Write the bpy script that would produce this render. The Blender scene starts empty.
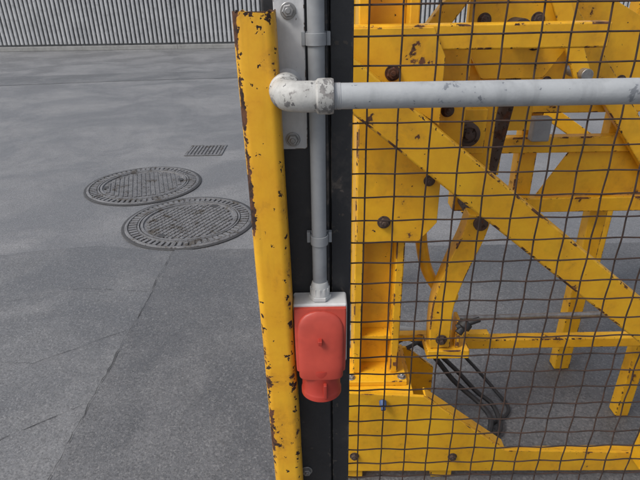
import bpy, bmesh, math, random
from mathutils import Vector, Matrix, Euler
random.seed(7)
sc = bpy.context.scene
COL = sc.collection

# ------------------------------------------------------------------ helpers
EDGE = {}
def empty(name, loc):
    o = bpy.data.objects.new(name, None); COL.objects.link(o)
    o.location = loc; o.empty_display_size = 0.1
    return o

def finish(name, bm, mat, parent=None, bev=0.0, smooth=35, seg=2):
    bmesh.ops.recalc_face_normals(bm, faces=bm.faces)
    me = bpy.data.meshes.new(name); bm.to_mesh(me); bm.free()
    o = bpy.data.objects.new(name, me); COL.objects.link(o)
    if mat: me.materials.append(mat)
    for p in me.polygons: p.use_smooth = True
    me.set_sharp_from_angle(angle=math.radians(smooth))
    if bev > 0:
        m = o.modifiers.new('bevel', 'BEVEL'); m.width = bev; m.segments = seg
        m.limit_method = 'ANGLE'; m.angle_limit = math.radians(40); m.harden_normals = True
        if mat and mat.name in EDGE:
            me.materials.append(EDGE[mat.name]); m.material = 1
    if parent:
        o.parent = parent
        o.matrix_parent_inverse = Matrix.Translation(-Vector(parent.location))
    return o

def add_box(bm, lo, hi, M=None):
    vs = []
    for x in (lo[0], hi[0]):
        for y in (lo[1], hi[1]):
            for z in (lo[2], hi[2]):
                v = Vector((x, y, z))
                vs.append(bm.verts.new(M @ v if M else v))
    for f in ((0,1,3,2),(4,6,7,5),(0,4,5,1),(2,3,7,6),(0,2,6,4),(1,5,7,3)):
        bm.faces.new([vs[i] for i in f])

def box(name, lo, hi, mat, parent=None, bev=.003, M=None):
    bm = bmesh.new(); add_box(bm, lo, hi, M)
    return finish(name, bm, mat, parent, bev)

def frame(p0, p1, up=Vector((0,1,0))):
    p0, p1 = Vector(p0), Vector(p1); z = (p1-p0).normalized()
    x = up.cross(z)
    if x.length < 1e-4: x = Vector((1,0,0)).cross(z)
    x.normalize(); y = z.cross(x)
    return Matrix(((x.x,y.x,z.x,p0.x),(x.y,y.y,z.y,p0.y),(x.z,y.z,z.z,p0.z),(0,0,0,1))), (p1-p0).length

def beam(name, p0, p1, w, d, mat, parent=None, bev=.004):
    M, L = frame(p0, p1)
    return box(name, (-w/2,-d/2,0), (w/2,d/2,L), mat, parent, bev, M)

def add_lathe(bm, prof, M, seg=32, caps=True):
    rings = []
    for r, z in prof:
        rings.append([bm.verts.new(M @ Vector((r*math.cos(2*math.pi*i/seg), r*math.sin(2*math.pi*i/seg), z))) for i in range(seg)])
    for a, b in zip(rings, rings[1:]):
        for i in range(seg):
            bm.faces.new((a[i], a[(i+1)%seg], b[(i+1)%seg], b[i]))
    if caps:
        bm.faces.new(rings[0]); bm.faces.new(rings[-1])

def lathe(name, p0, p1, prof, mat, parent=None, seg=32, smooth=35):
    M, L = frame(p0, p1); bm = bmesh.new(); add_lathe(bm, [(r, z*L) for r, z in prof], M, seg)
    return finish(name, bm, mat, parent, 0, smooth)

def cyl(name, p0, p1, r, mat, parent=None, seg=32, bev=.001):
    M, L = frame(p0, p1); bm = bmesh.new()
    add_lathe(bm, [(r-bev,0),(r,bev),(r,L-bev),(r-bev,L)], M, seg)
    return finish(name, bm, mat, parent)

def catmull(pts, n=8):
    P = [Vector(p) for p in pts]; P = [2*P[0]-P[1]] + P + [2*P[-1]-P[-2]]; out = []
    for i in range(1, len(P)-2):
        for j in range(n):
            t = j/n
            out.append(.5*((2*P[i])+(-P[i-1]+P[i+1])*t+(2*P[i-1]-5*P[i]+4*P[i+1]-P[i+2])*t*t+(-P[i-1]+3*P[i]-3*P[i+1]+P[i+2])*t**3))
    out.append(P[-2]); return out

def add_tube(bm, path, r, seg=12, caps=True):
    rings = []; n = len(path); nx = None
    for i, p in enumerate(path):
        t = (path[min(i+1,n-1)] - path[max(i-1,0)]).normalized()
        if nx is None:
            nx = t.orthogonal().normalized()
        nx = (nx - t*nx.dot(t)).normalized(); ny = t.cross(nx)
        rr = r[i] if isinstance(r, list) else r
        rings.append([bm.verts.new(p + (nx*math.cos(2*math.pi*k/seg)+ny*math.sin(2*math.pi*k/seg))*rr) for k in range(seg)])
    for a, b in zip(rings, rings[1:]):
        for k in range(seg):
            bm.faces.new((a[k], a[(k+1)%seg], b[(k+1)%seg], b[k]))
    if caps: bm.faces.new(rings[0]); bm.faces.new(rings[-1])

def tube(name, pts, r, mat, parent=None, seg=14, curve=True):
    bm = bmesh.new(); add_tube(bm, catmull(pts) if curve else [Vector(p) for p in pts], r, seg)
    return finish(name, bm, mat, parent, 0, 50)

def plate(name, pts, y0, y1, mat, parent=None, bev=.002):
    bm = bmesh.new()
    a = [bm.verts.new((x, y0, z)) for x, z in pts]; b = [bm.verts.new((x, y1, z)) for x, z in pts]
    bm.faces.new(a); bm.faces.new(b); n = len(pts)
    for i in range(n): bm.faces.new((a[i], a[(i+1)%n], b[(i+1)%n], b[i]))
    return finish(name, bm, mat, parent, bev)

def bolt(name, p, r, mat, parent=None, h=None, axis=(0,-1,0), thread=True):
    h = h or r*.8; p = Vector(p); ax = Vector(axis)
    M, _ = frame(p, p+ax); bm = bmesh.new()
    add_lathe(bm, [(r*1.45,0),(r*1.5,r*.08),(r*1.5,r*.2),(r*1.42,r*.26)], M, 28)
    add_lathe(bm, [(r*1.1,r*.26),(r*1.15,r*.32),(r*1.15,r*.2+h),(r*.98,r*.32+h)], M @ Matrix.Rotation(random.random(),4,'Z'), 6)
    if thread: add_lathe(bm, [(r*.55,r*.3+h),(r*.55,r*.5+h),(r*.45,r*.6+h)], M, 16)
    return finish(name, bm, mat, parent)

# ------------------------------------------------------------------ materials
class NT:
    def __init__(s, name):
        s.m = bpy.data.materials.new(name); s.m.use_nodes = True
        s.t = s.m.node_tree; s.b = s.t.nodes['Principled BSDF']
        s.co = s.t.nodes.new('ShaderNodeTexCoord').outputs['Object']
    def n(s, typ, **kw):
        x = s.t.nodes.new(typ)
        for k, v in kw.items(): setattr(x, k, v)
        return x
    def link(s, a, b): s.t.links.new(a, b)
    def map(s, scale):
        x = s.n('ShaderNodeMapping'); x.inputs['Scale'].default_value = scale; s.link(s.co, x.inputs['Vector']); return x.outputs[0]
    def noise(s, scale, detail=3, rough=.6, dist=0, vec=None):
        x = s.n('ShaderNodeTexNoise'); s.link(vec or s.co, x.inputs['Vector'])
        x.inputs['Scale'].default_value = scale; x.inputs['Detail'].default_value = detail
        x.inputs['Roughness'].default_value = rough; x.inputs['Distortion'].default_value = dist
        return x.outputs['Fac']
    def voro(s, scale, feature='F1', vec=None, out='Distance'):
        x = s.n('ShaderNodeTexVoronoi', feature=feature); s.link(vec or s.co, x.inputs['Vector'])
        x.inputs['Scale'].default_value = scale; return x.outputs[out]
    def ramp(s, v, a, b, lo=0., hi=1.):
        x = s.n('ShaderNodeMapRange'); x.clamp = True; s.link(v, x.inputs[0])
        for i, q in enumerate((a, b, lo, hi)): x.inputs[i+1].default_value = q
        return x.outputs[0]
    def math(s, op, a, b=None):
        x = s.n('ShaderNodeMath', operation=op)
        for i, q in enumerate((a, b)):
            if q is None: continue
            if isinstance(q, (int, float)): x.inputs[i].default_value = q
            else: s.link(q, x.inputs[i])
        return x.outputs[0]
    def mix(s, f, a, b, blend='MIX'):
        x = s.n('ShaderNodeMix', data_type='RGBA', blend_type=blend)
        for i, q in ((0, f), (6, a), (7, b)):
            if isinstance(q, (int, float)): x.inputs[i].default_value = q
            elif isinstance(q, tuple): x.inputs[i].default_value = (*q, 1)
            else: s.link(q, x.inputs[i])
        return x.outputs[2]
    def attr(s, name):
        x = s.n('ShaderNodeAttribute', attribute_name=name); return x.outputs['Fac']
    def out(s, col=None, rough=None, h=None, dist=.001, strength=.6, metal=None, spec=None):
        for k, v in (('Base Color', col), ('Roughness', rough), ('Metallic', metal), ('Specular IOR Level', spec)):
            if v is None: continue
            if isinstance(v, (int, float)): s.b.inputs[k].default_value = v
            elif isinstance(v, tuple): s.b.inputs[k].default_value = (*v, 1)
            else: s.link(v, s.b.inputs[k])
        if h is not None:
            x = s.n('ShaderNodeBump'); x.inputs['Distance'].default_value = dist; x.inputs['Strength'].default_value = strength
            s.link(h, x.inputs['Height']); s.link(x.outputs[0], s.b.inputs['Normal'])
        return s.m

def painted(name, base, base2, under=(.10,.035,.015), under2=(.03,.015,.01), patch=.66, chip=.68, edge=.12, patch_scale=9, rough=.42, grime=.3, bumpd=.0008, wear=0., gs=(26,26,4), _e=False):
    if edge and not _e:
        EDGE[name] = painted(name+'_edge', base, base2, under, under2, patch-edge, chip-edge, edge, patch_scale, rough, grime, bumpd, wear, gs, True)
    t = NT(name)
    big = t.noise(patch_scale, 5, .7, .2); fine = t.noise(60, 3, .68)
    b2, f2 = big, fine
    if wear:
        a = t.math('MULTIPLY', t.attr('wear'), wear)
        b2 = t.math('ADD', big, a); f2 = t.math('ADD', fine, a)
    mask = t.math('MAXIMUM', t.ramp(b2, patch, patch+.02), t.ramp(f2, chip, chip+.02))
    halo = t.ramp(b2, patch-.08, patch+.01, 0, .4)
    streak = t.noise(1, 4, .65, .2, t.map(gs))
    c = t.mix(t.ramp(big, .35, .6), base, base2)
    c = t.mix(t.ramp(streak, .52, .80, 0, grime), c, tuple(x*.35+.01 for x in base2))
    c = t.mix(halo, c, tuple(a*.45+b*.5 for a, b in zip(base, under)))
    u = t.mix(t.ramp(fine, .4, .62), under, under2)
    c = t.mix(mask, c, u)
    r = t.ramp(mask, 0, 1, rough, .85)
    r = t.math('ADD', r, t.ramp(fine, .3, .7, -.06, .12))
    h = t.math('ADD', t.math('MULTIPLY', mask, -.8), t.math('MULTIPLY', fine, .5)) if wear else fine
    return t.out(c, r, h, bumpd, .7)

YEL = painted('yellow_paint_post', (.83,.45,.022), (.75,.36,.017), under=(.13,.05,.022), under2=(.028,.016,.012), patch=.65, chip=.66, rough=.42, grime=.4, wear=.22, patch_scale=12)
YEL2 = painted('yellow_paint_machine', (.87,.48,.020), (.78,.39,.016), under=(.16,.065,.03), under2=(.05,.025,.018), patch=.655, chip=.70, edge=.10, patch_scale=10, rough=.38, grime=.55, bumpd=.0004, gs=(7,7,5))
BLK = painted('black_paint_steel', (.016,.017,.020), (.024,.025,.028), under=(.13,.11,.095), under2=(.07,.062,.055), patch=.65, chip=.655, edge=.08, rough=.42, grime=.2)
WHT = painted('white_paint_plate', (.62,.63,.64), (.52,.53,.54), under=(.22,.19,.16), under2=(.14,.11,.09), patch=.64, chip=.67, rough=.5, grime=.45)
PIPE = painted('grey_paint_pipe', (.43,.45,.465), (.38,.40,.415), under=(.24,.26,.29), under2=(.18,.195,.215), patch=.645, chip=.68, patch_scale=15, rough=.5, grime=.5)
FIT = painted('galvanised_fitting', (.56,.56,.54), (.42,.42,.40), under=(.26,.25,.24), under2=(.15,.15,.15), patch=.57, chip=.61, rough=.5, patch_scale=25, edge=0)
RUST = painted('rusty_steel', (.085,.055,.042), (.05,.038,.033), patch=.55, chip=.6, rough=.7, edge=0)

def simple(name, col, col2, rough, scale=30, metal=0., bump=.0003, dirt=.25):
    t = NT(name)
    n1 = t.noise(scale, 3, .65)
    c = t.mix(t.ramp(n1, .35, .65), col, col2)
    c = t.mix(t.ramp(t.noise(8, 4, .7, .4), .52, .75, 0, dirt), c, tuple(x*.35 for x in col2))
    return t.out(c, t.ramp(n1, .3, .7, rough-.07, rough+.1), n1, bump, .5, metal)
CONDUIT = simple('grey_pvc', (.30,.315,.33), (.265,.28,.295), .5, dirt=.45)
GLAND = simple('light_grey_nylon', (.58,.59,.58), (.5,.51,.5), .4, dirt=.5)
GBASE = simple('light_grey_plastic', (.66,.66,.65), (.56,.56,.55), .5, dirt=.4)
RED = simple('red_plastic_faded', (.50,.068,.044), (.41,.050,.032), .42, 14, dirt=.6)
REDD = simple('red_plastic_deep', (.43,.046,.030), (.36,.036,.024), .38, 14, dirt=.4)
REDL = simple('red_plastic_edge', (.58,.12,.09), (.5,.09,.065), .5, 12, dirt=.2)
ZINC = simple('zinc_bolt', (.42,.42,.42), (.28,.27,.26), .4, 60, metal=.7, dirt=.6)
RUBBER = simple('black_rubber', (.018,.018,.02), (.03,.03,.032), .55, 40)
BLUE = simple('blue_plastic', (.05,.11,.26), (.04,.08,.2), .5)
BRASS = simple('pin_metal', (.6,.5,.3), (.5,.42,.25), .3, metal=1.)
WIRE = simple('mesh_wire_rust', (.032,.023,.020), (.070,.038,.027), .7, 45, dirt=.3)

def asphalt(name, a, b, light=(.34,.34,.34), r0=.30, r1=.70, bs=.9):
    t = NT(name)
    g = t.voro(170, out='Color'); gs = t.n('ShaderNodeSeparateColor'); t.link(g, gs.inputs[0]); gv = gs.outputs[0]
    big = t.noise(bs, 5, .66, .5); mid = t.noise(7, 4, .7); fine = t.noise(90, 2, .7)
    c = t.mix(t.ramp(big, .40, .58), a, b)
    c = t.mix(t.ramp(mid, .42, .70, 0, .45), c, tuple(x*.62 for x in a))
    c = t.mix(t.ramp(gv, .70, 1., 0, .5), c, light)
    c = t.mix(t.ramp(gv, .0, .30, .55, 0), c, tuple(x*.35 for x in a))
    c = t.mix(t.ramp(fine, .42, .65, 0, .4), c, tuple(x*.5 for x in a))
    h = t.math('ADD', t.math('MULTIPLY', gv, .6), fine)
    return t.out(c, t.ramp(big, .40, .60, r1, r0), h, .005, .6)
ASPH = asphalt('asphalt', (.250,.253,.261), (.165,.168,.177))
ASPH_D = asphalt('asphalt_dark', (.155,.158,.166), (.110,.113,.120), (.27,.27,.27), bs=1.2)
ASPH_M = asphalt('asphalt_repair', (.195,.199,.207), (.128,.132,.140), (.30,.30,.30), bs=1.2)
SEAL = simple('bitumen', (.06,.06,.062), (.045,.045,.047), .6, 60)
IRON = painted('cast_iron', (.20,.20,.205), (.13,.13,.135), under=(.10,.09,.08), under2=(.06,.055,.05), patch=.58, chip=.6, rough=.42, grime=.6, edge=0)
CONCW = simple('concrete', (.34,.34,.33), (.28,.28,.27), .85, 5, bump=.002, dirt=.5)
SLAT = simple('galvanised_slat', (.52,.53,.54), (.42,.43,.44), .5, 2, bump=0.0001, dirt=.5)
SLATD = simple('galvanised_rail', (.30,.305,.31), (.22,.225,.23), .6, 2, dirt=.5)

# ------------------------------------------------------------------ ground
bm = bmesh.new(); vs = [bm.verts.new(v) for v in ((-150,-60,0),(150,-60,0),(150,260,0),(-150,260,0))]; bm.faces.new(vs)
finish('asphalt_ground', bm, ASPH)
def sheet(name, pts, z, mat, jit=.012, step=.08):
    bm = bmesh.new(); out = []; d = 0
    for i, p in enumerate(pts):
        q = Vector(pts[(i+1)%len(pts)]); p = Vector(p); n = max(1, int((q-p).length/step))
        for j in range(n):
            d = d*.8+random.uniform(-jit,jit)
            r = p.lerp(q, j/n); out.append((r.x+d, r.y+d+random.uniform(-jit,jit)*.5, z))
    bm.faces.new([bm.verts.new(v) for v in out]); bmesh.ops.triangulate(bm, faces=bm.faces)
    return finish(name, bm, mat)
sheet('asphalt_patch', [(-.935,-3),(6,-3),(6,2.95),(-.935,2.95)], .007, ASPH_D, .003)
sheet('asphalt_patch', [(-9,-3),(-.91,-3),(-.91,2.93),(-1.5,3.04),(-2.0,2.95),(-2.6,3.02),(-9,2.7)], .0035, ASPH_M, .010, .04)
sheet('asphalt_patch', [(-12,9.2),(2,10.4),(2,11.4),(-12,10.4)], .004, ASPH_M, .05, .3)
def crack(pts, w=.006, zc=.0095):
    bm = bmesh.new(); P = []; drift = 0
    for a, b in zip(pts, pts[1:]):
        a, b = Vector(a), Vector(b); n = int((b-a).length/.03)+1
        for j in range(n):
            drift = drift*.85+random.uniform(-.005,.005)
            P.append(a.lerp(b, j/n)+Vector((drift+random.uniform(-.003,.003), random.uniform(-.003,.003))))
    P.append(Vector(pts[-1])); L = []; R = []; D = Vector((P[-1]-P[0])).normalized()
    for i, p in enumerate(P):
        nn = Vector((-D.y, D.x))*w*(.15+.85*random.random()**2)
        L.append(bm.verts.new((p.x+nn.x,p.y+nn.y,zc))); R.append(bm.verts.new((p.x-nn.x,p.y-nn.y,zc)))
    for i in range(len(P)-1): bm.faces.new((L[i],L[i+1],R[i+1],R[i]))
    return finish('asphalt_crack', bm, SEAL)
crack([(-.937,2.95),(-.94,1.2),(-.95,.2)], .0032)
crack([(-.955,2.1),(-1.3,1.85),(-1.9,1.9)], .0016, .006)
crack([(-.955,2.45),(-1.35,2.5),(-1.75,2.35)], .0014, .006)
crack([(-.955,1.6),(-1.2,1.42),(-1.35,1.1)], .0018, .006)

def manhole(cx, cy, R, rot):
    e = empty('manhole_cover', (cx, cy, .01))
    T = Matrix.Translation((cx,cy,0)) @ Matrix.Rotation(rot,4,'Z')
    def ring(name, prof, mat):
        bm = bmesh.new(); add_lathe(bm, prof, T, 96, False); return finish(name, bm, mat, e)
    ring('outer_frame', [(R,.002),(R,.010),(R-.012,.015),(R-.02,.015),(R-.024,.004),(R-.085,.004),(R-.089,.016),(R-.10,.016),(R-.102,.002)], IRON)
    bm = bmesh.new(); n = 60
    for i in range(n):
        M = T @ Matrix.Rotation(2*math.pi*i/n,4,'Z')
        add_box(bm, (R-.082,-.013,.003),(R-.028,.013,.0145), M)
    finish('rim_ribs', bm, IRON, e, .0015)
    r = R-.108
    ring('lid_rim', [(r,.002),(r,.015),(r-.018,.016),(r-.022,.006),(.0005,.006)], IRON)
    bm = bmesh.new(); s = .036; k = int(r/s)+1
    for i in range(-k, k+1):
        for j in range(-k, k+1):
            x, y = i*s, j*s
            if math.hypot(x, y) < r-.04:
                add_box(bm, (x-.0140,y-.0140,.0055),(x+.0140,y+.0140,.0130), T)
    finish('lid_studs', bm, IRON, e, .002)
    bm = bmesh.new()
    for a in (0, math.pi):
        M = T @ Matrix.Rotation(a,4,'Z'); add_box(bm, (r-.07,-.03,.010),(r-.03,.03,.0155), M)
    finish('lifting_slots', bm, SEAL, e, .002)
    bm = bmesh.new(); add_lathe(bm, [(R+.022,.0058),(R+.018,.0085),(R-.002,.0085),(R-.002,.004)], T, 96, False)
    finish('bitumen_joint', bm, SEAL, e)
manhole(-1.51, 4.22, .465, .3)
manhole(-.94, 3.42, .45, 1.1)
e = empty('gully_grate', (-1.17, 5.25, .01))
bm = bmesh.new()
for a, b in (((-.19,-.19),(.19,-.165)),((-.19,.165),(.19,.19)),((-.19,-.165),(-.165,.165)),((.165,-.165),(.19,.165))):
    add_box(bm, (-1.17+a[0],5.25+a[1],.003),(-1.17+b[0],5.25+b[1],.009))
finish('grate_frame', bm, IRON, e, .002)
bm = bmesh.new()
for i in range(9):
    x = -1.17-.148+i*.037; add_box(bm, (x-.011,5.086,.0062),(x+.011,5.414,.0085))
finish('grate_bars', bm, IRON, e, .001)
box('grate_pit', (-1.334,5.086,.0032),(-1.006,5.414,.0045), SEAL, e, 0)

# ------------------------------------------------------------------ palisade fence far behind
e = empty('palisade_fence', (0, 15.8, 1))
bm = bmesh.new(); bm2 = bmesh.new(); bm3 = bmesh.new()
x = -26.; S = .125
while x < 30:
    y = 15.8 - .012*x
    h = 2.3+random.uniform(-.01,.01)
    M = Matrix.Translation((x,y,0)) @ Matrix.Rotation(random.uniform(-.05,.05),4,'Z')
    pr = [(-.042,-.03),(-.034,.012),(-.012,.016),(0,.017),(.012,.016),(.034,.012),(.042,-.03)]
    lo = [bm.verts.new(M @ Vector((a,-b,.175))) for a, b in pr]
    hi = [bm.verts.new(M @ Vector((a,-b,h+(.06-abs(a)*1.4)))) for a, b in pr]
    for i in range(6): bm.faces.new((lo[i],lo[i+1],hi[i+1],hi[i]))
    x += S
finish('slats', bm, SLAT, e, 0, 40)
for i in range(21):
    x = -26+i*2.75; y = 15.8-.012*x
    add_box(bm2, (x-.04,y+.05,0),(x+.04,y+.13,2.35))
    add_box(bm2, (x+.042,y+.035,.42),(x+2.708,y+.075,.47)); add_box(bm2, (x+.042,y+.035,1.95),(x+2.708,y+.075,2.0))
    add_box(bm2, (x+.042,y+.080,.10),(x+2.708,y+.084,2.2))  # sheet added behind the slats to darken the gaps between them
finish('posts_rails_and_added_backing', bm2, SLATD, e, .0)
for i in range(21):
    x = -26+i*2.75; y = 15.8-.012*x
    add_box(bm3, (x+.005,y-.08,0),(x+2.745,y+.034,.12))
finish('concrete_plinth', bm3, CONCW, e, .01)

# ------------------------------------------------------------------ black gate posts
e = empty('black_steel_post', (-.03, .84, 1))
box('box_section', (-.078,.80,.012),(.0165,.87,2.1), BLK, e, .004)
box('seam_back_strip', (.0168,.818,.06),(.0192,.869,1.95), BLK, e, 0)  # black strip added behind the seam to block the view through it
box('foot_plate', (-.12,.79,0.009),(.03,.93,.0115), BLK, e, .001)
bolt('post_bolt', (-.0375,.8,.544), .008, ZINC, e)
bolt('post_bolt_low', (-.0375,.8,.25), .008, ZINC, e)

# ------------------------------------------------------------------ mesh panel
e = empty('wire_mesh_fence_panel', (.65,.82,1))
box('frame_front_flange', (.0195,.806,.06),(.0545,.812,1.95), BLK, e, .002)
box('frame_side_flange', (.0195,.8125,.06),(.0255,.869,1.95), BLK, e, .002)
box('frame_bottom', (.055,.806,.06),(1.215,.812,.10), BLK, e, .002)
box('frame_top', (.055,.806,1.91),(1.215,.812,1.95), BLK, e, .002)
box('frame_far_upright', (1.2155,.806,.009),(1.25,.812,1.95), BLK, e, .002)
bm = bmesh.new(); PX, PZ, Y0, A = .0505, .0425, .8175, .0015
xs = [.0775+PX*i for i in range(23)]; zs = [.075+PZ*j for j in range(44)]
for i, x in enumerate(xs):
    path = []; ox = random.uniform(-.0015,.0015); tl = random.uniform(-.002,.002)
    for k in range(0, 44*4):
        z = .07+PZ*k/4
        if z > 1.94: break
        path.append(Vector((x+ox+tl*(z-1)+.0004*math.sin(z*7+i*2.1), Y0+A*math.cos(math.pi*((z-.075)/PZ)+math.pi*i), z)))
    add_tube(bm, path, .0015, 6)
for j, z in enumerate(zs):
    path = []; oz = random.uniform(-.0012,.0012); tz = random.uniform(-.0015,.0015)
    for k in range(0, 24*4+1):
        x = .03+PX*k/4
        if x > 1.24: break
        path.append(Vector((x, Y0-A*math.cos(math.pi*((x-.0775)/PX)+math.pi*j), z+oz+tz*x+.0004*math.sin(x*9+j*1.7))))
    add_tube(bm, path, .0015, 6)
finish('woven_wires', bm, WIRE, e, 0, 60)

# ------------------------------------------------------------------ yellow post
def rrect(cx, cy, w, d, r, n=6):
    P = []
    for sx, sy, a0 in ((1,1,0),(-1,1,90),(-1,-1,180),(1,-1,270)):
        for i in range(n+1):
            a = math.radians(a0+90*i/n); P.append((cx+(w/2-r)*sx+r*math.cos(a), cy+(d/2-r)*sy+r*math.sin(a)))
    return P
e = empty('yellow_steel_post', (-.078,.765,.7))
bm = bmesh.new(); rings = []; WL = []
def post_ring(z, w, r, zj=0, top=0):
    cx = -.0665-.0118*z; out = []
    for k, (x, y) in enumerate(rrect(cx, .7645, w, w*.95, r)):
        corner = k//7; c = 1-abs(k%7-3)/3.
        base = (.35, .3, .85, .40)[corner]*c
        if corner == 2: base = max(base, .5 if k%7 < 3 else 0)*(1 if z > 1.15 else .55)
        out.append(bm.verts.new((x, y, z+zj*math.sin(k*1.7)*.0016))); WL.append(max(base, top)+ (.10 if z < .85 else 0))
    return out
zz = [.009+(1.474-.009)*i/74 for i in range(75)]
rings = [post_ring(z, .0565+.0006*math.sin(z*19), .013, 1 if i == 74 else 0, .62 if i == 74 else (.1 if i == 73 else 0)) for i, z in enumerate(zz)]
rings += [post_ring(1.474, .0525, .011, 1, .8), post_ring(1.468, .049, .0095, 0, 1.5), post_ring(1.2, .049, .0095, 0, 1.5)]
for a, b in zip(rings, rings[1:]):
    n = len(a)
    for k in range(n): bm.faces.new((a[k],a[(k+1)%n],b[(k+1)%n],b[k]))
o = finish('hollow_tube', bm, YEL, e, 0, 50)
at = o.data.attributes.new('wear', 'FLOAT', 'POINT')
for i, v in enumerate(WL): at.data[i].value = v
box('post_foot', (-.125,.70,.0095),(-.01,.785,.015), YEL, e, .002)

# ------------------------------------------------------------------ handrail pipe with elbow + white plate
e = empty('handrail_pipe', (.3,.69,1.373))
YP, ZP, XE = .690, 1.373, -.0445
lathe('straight_pipe', (.012,YP,ZP), (1.4,YP,ZP), [(.0168,0),(.0168,1)], PIPE, e, 40)
path = [Vector((.004,YP,ZP))]; Rr = .026
path.append(Vector((XE+Rr+.004,YP,ZP)))
for i in range(0, 13):
    a = math.pi/2*i/12
    path.append(Vector((XE+Rr-Rr*math.sin(a), YP+Rr-Rr*math.cos(a), ZP)))
path.append(Vector((XE,YP+.048,ZP)))
bm = bmesh.new(); add_tube(bm, path, .0202, 32); finish('elbow_body', bm, FIT, e, 0, 60)
lathe('elbow_collar', (-.002,YP,ZP), (.021,YP,ZP), [(.0204,0),(.0228,.12),(.0232,.35),(.0232,.85),(.0222,1),(.017,1)], FIT, e, 40)
lathe('elbow_collar_back', (XE,YP+.04,ZP), (XE,YP+.062,ZP), [(.0204,0),(.0228,.12),(.0232,.35),(.0232,.85),(.0222,1),(.017,1)], FIT, e, 40)
cyl('nipple', (XE,YP+.060,ZP), (XE,.7945,ZP), .0168, FIT, e)
bm = bmesh.new()
M,_ = frame((.0215,YP,ZP),(.1,YP,ZP))
for i in range(4): add_lathe(bm, [(.0169,.0005+i*.0022),(.0176,.0012+i*.0022),(.0169,.0022+i*.0022)], M, 32, False)
finish('pipe_thread', bm, PIPE, e)
e = empty('white_mounting_plate', (-.0385,.797,1.45))
plate('flat_bar', [(-.0605,1.276),(-.0575,1.273),(-.0195,1.273),(-.0165,1.276),(-.0165,1.75),(-.0605,1.75)], .7935, .7995, WHT, e, .0015)
for n_, z in (('plate_bolt',1.289),('plate_bolt_top',1.473),('plate_bolt_upper',1.68)):
    bolt(n_, (-.0395,.7935,z), .0075, ZINC, e)
bm = bmesh.new(); M,_ = frame((XE,.7935,ZP),(XE,.78,ZP)); add_lathe(bm, [(.0225,0),(.0205,.003),(.0168,.006)], M, 32, False)
finish('weld_bead', bm, WHT, e)

# ------------------------------------------------------------------ conduit
e = empty('cable_conduit', (-.001,.782,1.4))
tube('conduit_tube', [(-.0015,.782,1.028),(-.001,.782,1.3),(0,.782,1.75)], .0123, CONDUIT, e, 32)
def clip(z):
    bm = bmesh.new(); cx, cy = -.001, .782; w = .0085; ri, ro = .0126, .0150
    n = 14; A0, A1 = math.radians(-205), math.radians(25)
    prof = [A0+(A1-A0)*i/n for i in range(n+1)]
    inn = [[bm.verts.new((cx+ri*math.cos(a), cy+ri*math.sin(a), z+s*w)) for a in prof] for s in (-1,1)]
    out = [[bm.verts.new((cx+ro*math.cos(a), cy+ro*math.sin(a), z+s*w)) for a in prof] for s in (-1,1)]
    for i in range(n):
        bm.faces.new((out[0][i],out[0][i+1],out[1][i+1],out[1][i])); bm.faces.new((inn[0][i],inn[1][i],inn[1][i+1],inn[0][i+1]))
        for s in (0,1): bm.faces.new((out[s][i],inn[s][i],inn[s][i+1],out[s][i+1]))
    for i in (0,n): bm.faces.new((out[0][i],out[1][i],inn[1][i],inn[0][i]))
    add_box(bm, (cx-.021,.7885,z-.0095),(cx-.0152,.7995,z+.0095))
    add_box(bm, (cx+.0152,.7885,z-.0095),(cx+.021,.7995,z+.0095))
    add_box(bm, (cx-.0151,.7955,z-.0095),(cx+.0151,.7992,z+.0095))
    return finish('conduit_clip', bm, CONDUIT, e, .0008, 40)
clip(1.436); clip(1.120)
lathe('gland_cap', (-.0015,.78,1.040), (-.002,.779,1.014), [(.0128,0),(.0138,.05),(.0160,.5),(.0168,.95),(.0160,1)], GLAND, e, 32)
lathe('gland_nut', (-.002,.779,1.0135), (-.002,.778,1.0055), [(.0185,0),(.0198,.15),(.0198,.85),(.0185,1)], GLAND, e, 6)
bm = bmesh.new(); M,_ = frame((-.0018,.7795,1.016),(-.0016,.78,1.04))
for i in range(12):
    add_box(bm, (.0150,-.0016,.0),(.0172,.0016,.014), M @ Matrix.Rotation(2*math.pi*i/12,4,'Z'))
finish('gland_ridges', bm, GLAND, e, .0005)

# ------------------------------------------------------------------ red industrial plug inlet
e = empty('red_power_inlet_plug', (-.002,.76,.91))
CX = -.002
box('grey_back_box', (CX-.0475,.7565,.880),(CX+.0475,.7995,1.0065), GBASE, e, .004)
def loft(name, secs, mat, n=6, sm=32):
    bm = bmesh.new(); rings = []
    for z, w, yf, r in secs:
        d = .763-yf
        rings.append([bm.verts.new((x,y,z)) for x, y in rrect(CX, yf+d/2, w, d, min(r, d/2-.0005, w/2-.0005), n)])
    for a, b in zip(rings, rings[1:]):
        m = len(a)
        for k in range(m): bm.faces.new((a[k],a[(k+1)%m],b[(k+1)%m],b[k]))
    bm.faces.new(rings[0]); bm.faces.new(rings[-1])
    return finish(name, bm, mat, e, 0, sm)
slope = lambda z: .750-(1.0-z)*.20
loft('red_housing', ((1.0015,.089,.7545,.002),(1.000,.0915,.750,.0035),(.990,.0920,slope(.99),.0035),(.94,.0905,slope(.94),.004),(.892,.0880,slope(.892),.005),(.884,.0865,slope(.884),.005),(.881,.083,slope(.884)+.003,.004)), RED)
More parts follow.
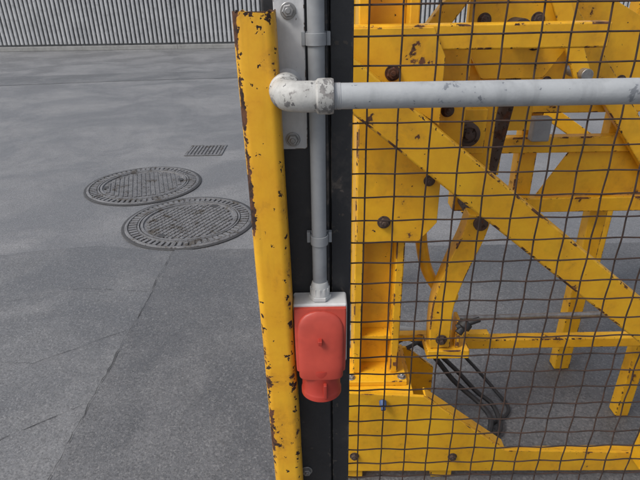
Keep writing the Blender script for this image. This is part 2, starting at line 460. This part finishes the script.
# arched front shell: flat-faced barrel growing out of the sloped housing, arch at the top
bm = bmesh.new(); rings = []; NS = 32
def arch_ring(z, hw, yb, dep):
    out = []
    for k in range(NS+1):
        a = math.pi*k/NS; ca, sa = math.cos(a), math.sin(a)
        out.append(bm.verts.new((CX-hw*math.copysign(abs(ca)**.70, ca), yb-dep*max(sa,0)**.62, z)))
    return out
secs = [(.997,.009,.003),(.9945,.019,.005),(.990,.0275,.0065),(.983,.0345,.0080),(.972,.0395,.0095),(.955,.0412,.0110),(.93,.0410,.0120),(.90,.0400,.0140),(.878,.0388,.0150),(.876,.0378,.0142),(.8755,.036,.012)]
rings = [arch_ring(z, hw, slope(z)+.001, dp) for z, hw, dp in secs]
for a, b in zip(rings, rings[1:]):
    for k in range(NS): bm.faces.new((a[k],a[k+1],b[k+1],b[k]))
bm.faces.new(rings[0]); bm.faces.new(rings[-1])
finish('arched_shell', bm, RED, e, 0, 28)
p0, p1 = Vector((CX,.7490,.889)), Vector((CX,.7440,.826))
L = (p1-p0).length
lathe('plug_barrel', p0, p1, [(.0355,0),(.0362,.05),(.0362,.30),(.0352,.34),(.0350,.80),(.0362,.84),(.0368,.87),(.0368,1),(.0333,1),(.0322,.95),(.0322,.2)], REDD, e, 56, 30)
M,_ = frame(p0, p1); bm = bmesh.new()
for i in range(5):
    a = 2*math.pi*i/5+.3; add_lathe(bm, [(.0028,L*.22),(.0028,L*.85),(.002,L*.9)], M @ Matrix.Translation((.019*math.cos(a),.019*math.sin(a),0)), 12)
finish('contact_pins', bm, BRASS, e)
box('keyway_nub', (CX-.0045,.7195,.944),(CX+.003,.734,.953), REDD, e, .0015)
box('keyway_rib', (CX+.004,.705,.838),(CX+.010,.714,.868), REDD, e, .0015)

# ------------------------------------------------------------------ yellow machine behind the mesh
e = empty('yellow_lifting_machine', (.6,1.6,.6))
Y = YEL2
# base frame
plate('base_front_plate', [(.02,.40),(.31,.375),(.59,.14),(1.5,.10),(1.5,.03),(.02,.06)], 1.20, 1.212, Y, e)
plate('base_rear_plate', [(.02,.37),(.30,.36),(.40,.27),(.40,.06),(.02,.06)], 1.46, 1.472, Y, e)
box('base_top_flange', (.02,1.2125,.365),(.28,1.4595,.377), Y, e)
beam('slope_flange', (.315,1.232,.367), (.592,1.232,.135), .008, .038, Y, e, .002)
box('tail_flange', (.60,1.2125,.098),(1.5,1.25,.106), Y, e)
for x_ in (.06,.36,1.42): box('base_pad', (x_,1.213,.009),(x_+.07,1.27,.06 if x_ < 1 else .03), Y, e)
box('column_foot', (.075,1.25,.3775),(.265,1.45,.395), Y, e, .003)
for x_ in (.09,.25):
    for y_ in (1.27,1.43): bolt('foot_bolt', (x_,y_,.395), .009, ZINC, e, axis=(0,0,1))
for x_, z_ in ((.10,.13),(.42,.12)): bolt('plate_bolt', (x_,1.20,z_), .010, RUST, e)
# main column: two channels with a web
box('column_flange_a', (.098,1.29,.3955),(.122,1.41,2.3), Y, e, .004)
box('column_flange_b', (.215,1.29,.3955),(.239,1.41,2.3), Y, e, .004)
box('column_web', (.1225,1.345,.3955),(.2145,1.357,2.3), Y, e, .001)
for z_ in (.52,1.08): box('column_stiffener', (.1225,1.30,z_),(.2145,1.3445,z_+.012), Y, e, .001)
# big diagonal
beam('diagonal_brace', (.015,1.16,1.359), (1.0,1.16,.571), .092, .06, Y, e, .006)
box('brace_end_upright', (1.0,1.14,.11),(1.08,1.1995,.62), Y, e, .005)
# gussets
plate('lower_gusset', [(.10,1.22),(.20,1.20),(.315,1.10),(.315,.93),(.27,.875),(.10,.875)], 1.262, 1.274, Y, e)
box('gusset_spacer', (.10,1.2745,.885),(.23,1.2895,.96), Y, e)
bolt('gusset_bolt', (.172,1.262,.935), .012, RUST, e)
bolt('gusset_bolt_b', (.285,1.262,1.05), .010, RUST, e)
plate('upper_gusset', [(.075,1.42),(.26,1.42),(.29,1.36),(.29,1.20),(.20,1.26),(.075,1.33)], 1.222, 1.234, Y, e)
bolt('upper_bolt', (.172,1.222,1.325), .012, RUST, e)
box('upper_cross_beam', (.03,1.2345,1.37),(.66,1.2890,1.425), Y, e, .005)
beam('top_brace', (.25,1.44,1.33), (.47,1.44,1.62), .05, .04, Y, e)
plate('side_web_plate', [(.2395,1.0),(.33,.99),(.40,1.06),(.40,1.36),(.2395,1.36)], 1.40, 1.409, Y, e)
bolt('web_bolt', (.35,1.40,1.20), .012, RUST, e)
# second column with roller
box('guide_column', (.42,1.50,.86),(.52,1.57,2.3), Y, e, .006)
box('guide_bracket', (.375,1.455,1.06),(.48,1.4995,1.19), Y, e, .004)
lathe('guide_roller', (.418,1.455,1.127), (.418,1.405,1.127), [(.012,0),(.032,.02),(.034,.1),(.034,.8),(.030,.86),(.022,.88),(.022,.80),(.012,.82),(.012,1.1),(.009,1.12)], RUST, e, 32)
plate('head_bracket', [(.40,1.36),(.45,1.27),(.62,1.27),(.68,1.36),(.68,1.75),(.40,1.75)], 1.462, 1.474, Y, e)
for x_, z_ in ((.44,1.42),(.58,1.42),(.58,1.36)): bolt('head_bolt', (x_,1.462,z_), .012, RUST, e)
cyl('head_shaft', (.52,1.40,1.40),(.52,1.4615,1.40), .026, RUST, e)
beam('head_link', (.60,1.43,1.50), (.72,1.43,1.26), .045, .012, Y, e, .003)
cyl('link_pin', (.71,1.40,1.285),(.71,1.50,1.285), .016, ZINC, e)
plate('carriage_plate', [(.5205,.93),(.60,.93),(.60,1.08),(.68,1.08),(.68,1.26),(.5205,1.26)], 1.64, 1.65, Y, e)
bolt('carriage_bolt', (.63,1.64,1.21), .012, RUST, e)
# rusty lift cylinder and right-hand frame
cyl('lift_cylinder', (.60,1.60,1.34), (.548,1.60,.90), .022, RUST, e)
cyl('cylinder_rod', (.548,1.60,.90), (.535,1.60,.80), .011, ZINC, e)
for i_, z_ in enumerate((1.12,.985,.765)):
    box('side_rail', (.5105,1.70,z_),(1.6,1.745,z_+.055), Y, e, .005)
box('side_upright', (.70,1.7455,.765),(.765,1.80,2.1), Y, e, .005)
box('side_upright_b', (1.0,1.7455,.009),(1.065,1.80,2.1), Y, e, .005)
box('rail_block', (.70,1.66,1.035),(.76,1.6995,1.115), CONDUIT, e, .006)
plate('rail_gusset', [(.52,.985),(.62,.985),(.52,.82)], 1.69, 1.6985, Y, e)
plate('side_panel', [(.685,1.178),(1.1,1.178),(1.1,1.36),(.90,1.46),(.685,1.46)], 1.715, 1.721, Y, e)
plate('side_panel_low', [(.77,.822),(1.3,.822),(1.3,.982),(.86,.982)], 1.718, 1.724, Y, e)
for x_ in (.74,.98): bolt('panel_bolt', (x_,1.715,1.22), .011, RUST, e)
beam('side_brace', (.74,1.67,1.42), (1.25,1.67,.80), .07, .03, Y, e)
# rocker lever
bm = bmesh.new(); path = catmull([(.452,1.35,.92),(.437,1.35,.85),(.405,1.35,.755),(.376,1.35,.64),(.372,1.35,.54),(.376,1.35,.4635)], 6)
prev = None
for i, p in enumerate(path):
    tt = (path[min(i+1,len(path)-1)]-path[max(i-1,0)]).normalized(); s = tt.cross(Vector((0,1,0))).normalized()
    w = .033
    q = [bm.verts.new(p+s*w*a+Vector((0,.028*b,0))) for a, b in ((-1,-1),(1,-1),(1,1),(-1,1))]
    if prev:
        for k in range(4): bm.faces.new((prev[k],prev[(k+1)%4],q[(k+1)%4],q[k]))
    else: bm.faces.new(q)
    prev = q
bm.faces.new(prev)
finish('rocker_lever', bm, Y, e, .004)
box('lever_foot', (.335,1.31,.43),(.47,1.40,.462), Y, e, .004)
box('lever_link', (.24,1.402,.432),(.56,1.4295,.458), Y, e, .003)
box('lever_cheek', (.425,1.325,.4625),(.437,1.385,.56), Y, e, .002)
cyl('lever_pivot', (.452,1.31,.90),(.452,1.499,.90), .02, RUST, e)
bolt('lever_bolt', (.377,1.32,.50), .012, RUST, e)
tube('bent_handle', [(.30,1.40,.86),(.312,1.40,.78),(.335,1.40,.70),(.38,1.40,.63),(.43,1.40,.60)], .018, Y, e)
lathe('clamp_knob', (.455,1.33,.56),(.425,1.31,.53), [(.012,0),(.022,.1),(.022,.5),(.012,.6),(.012,1)], RUBBER, e, 16)
cyl('clamp_bar', (.42,1.32,.545),(.49,1.32,.575), .009, RUBBER, e)
# low rails
box('low_rail', (.4705,1.43,.372),(1.6,1.47,.41), Y, e, .004)
cyl('low_tie_rod', (.40,1.50,.455),(1.6,1.50,.47), .009, ZINC, e)
box('low_upright', (1.12,1.4705,.009),(1.17,1.52,.8), Y, e, .004)
# far side frame
box('far_column', (.10,2.30,.009),(.18,2.38,2.3), Y, e, .006)
box('far_column_b', (1.35,2.30,.009),(1.43,2.38,2.3), Y, e, .006)
box('far_top_beam', (.181,2.31,1.15),(1.349,2.37,1.27), Y, e, .006)
beam('far_brace', (.62,2.28,1.25), (1.40,2.28,.75), .06, .03, Y, e)
box('cross_member', (.53,1.8005,1.02),(.58,2.2995,1.07), Y, e, .006)
# hoses & small fittings
tube('hose', [(.22,1.44,.30),(.28,1.55,.34),(.40,1.60,.25),(.52,1.58,.10),(.61,1.50,.05),(.625,1.42,.04),(.56,1.33,.03),(.42,1.30,.05)], .010, RUBBER, e)
tube('hose_b', [(.24,1.50,.34),(.36,1.60,.30),(.50,1.60,.17),(.60,1.56,.07),(.66,1.50,.04),(.64,1.38,.03),(.50,1.36,.02)], .009, RUBBER, e)
tube('hose_c', [(.30,1.46,.36),(.46,1.62,.30),(.60,1.68,.12),(.70,1.62,.02),(.72,1.50,.02),(.62,1.42,.02)], .007, RUBBER, e)
tube('grey_lead', [(.10,1.50,.42),(.22,1.53,.40),(.33,1.53,.385),(.42,1.50,.40)], .011, CONDUIT, e)
lathe('hose_coupling', (.183,1.199,.368),(.183,1.172,.352), [(.006,0),(.011,.1),(.011,.6),(.007,.7),(.007,1)], BLUE, e, 16)

# ------------------------------------------------------------------ light, world, camera
el, az = math.radians(50), math.radians(240)   # azimuth measured clockwise from +Y
w = bpy.data.worlds.new('World'); sc.world = w; w.use_nodes = True
nt = w.node_tree; bg = nt.nodes['Background']
sky = nt.nodes.new('ShaderNodeTexSky'); sky.sky_type = 'NISHITA'; sky.sun_disc = False
sky.sun_elevation = el; sky.sun_rotation = az; sky.air_density = 1.0; sky.dust_density = 4.0; sky.ozone_density = 1.0
hs = nt.nodes.new('ShaderNodeHueSaturation'); hs.inputs['Saturation'].default_value = .5
nt.links.new(sky.outputs[0], hs.inputs['Color']); nt.links.new(hs.outputs[0], bg.inputs[0]); bg.inputs[1].default_value = .15
sd = bpy.data.lights.new('sun', 'SUN'); sd.energy = 1.5; sd.angle = math.radians(16); sd.color = (1,.97,.93)
so = bpy.data.objects.new('sun', sd); COL.objects.link(so)
d = Vector((math.sin(az)*math.cos(el), math.cos(az)*math.cos(el), math.sin(el)))
so.rotation_euler = d.to_track_quat('Z','Y').to_euler(); so.location = d*20

cd = bpy.data.cameras.new('camera'); cam = bpy.data.objects.new('camera', cd); COL.objects.link(cam); sc.camera = cam
cd.sensor_width = 36; cd.lens = 515/640*36; cd.clip_start = .02; cd.clip_end = 1000
p = math.radians(26); th = .017
f = Vector((0,math.cos(p),-math.sin(p))); r0 = Vector((1,0,0)); u0 = Vector((0,math.sin(p),math.cos(p)))
r = r0*math.cos(th)-u0*math.sin(th); u = u0*math.cos(th)+r0*math.sin(th)
cam.matrix_world = Matrix(((r.x,u.x,-f.x,0),(r.y,u.y,-f.y,0),(r.z,u.z,-f.z,1.5),(0,0,0,1)))
sc.view_settings.view_transform = 'Standard'; sc.view_settings.look = 'None'; sc.view_settings.exposure = 0
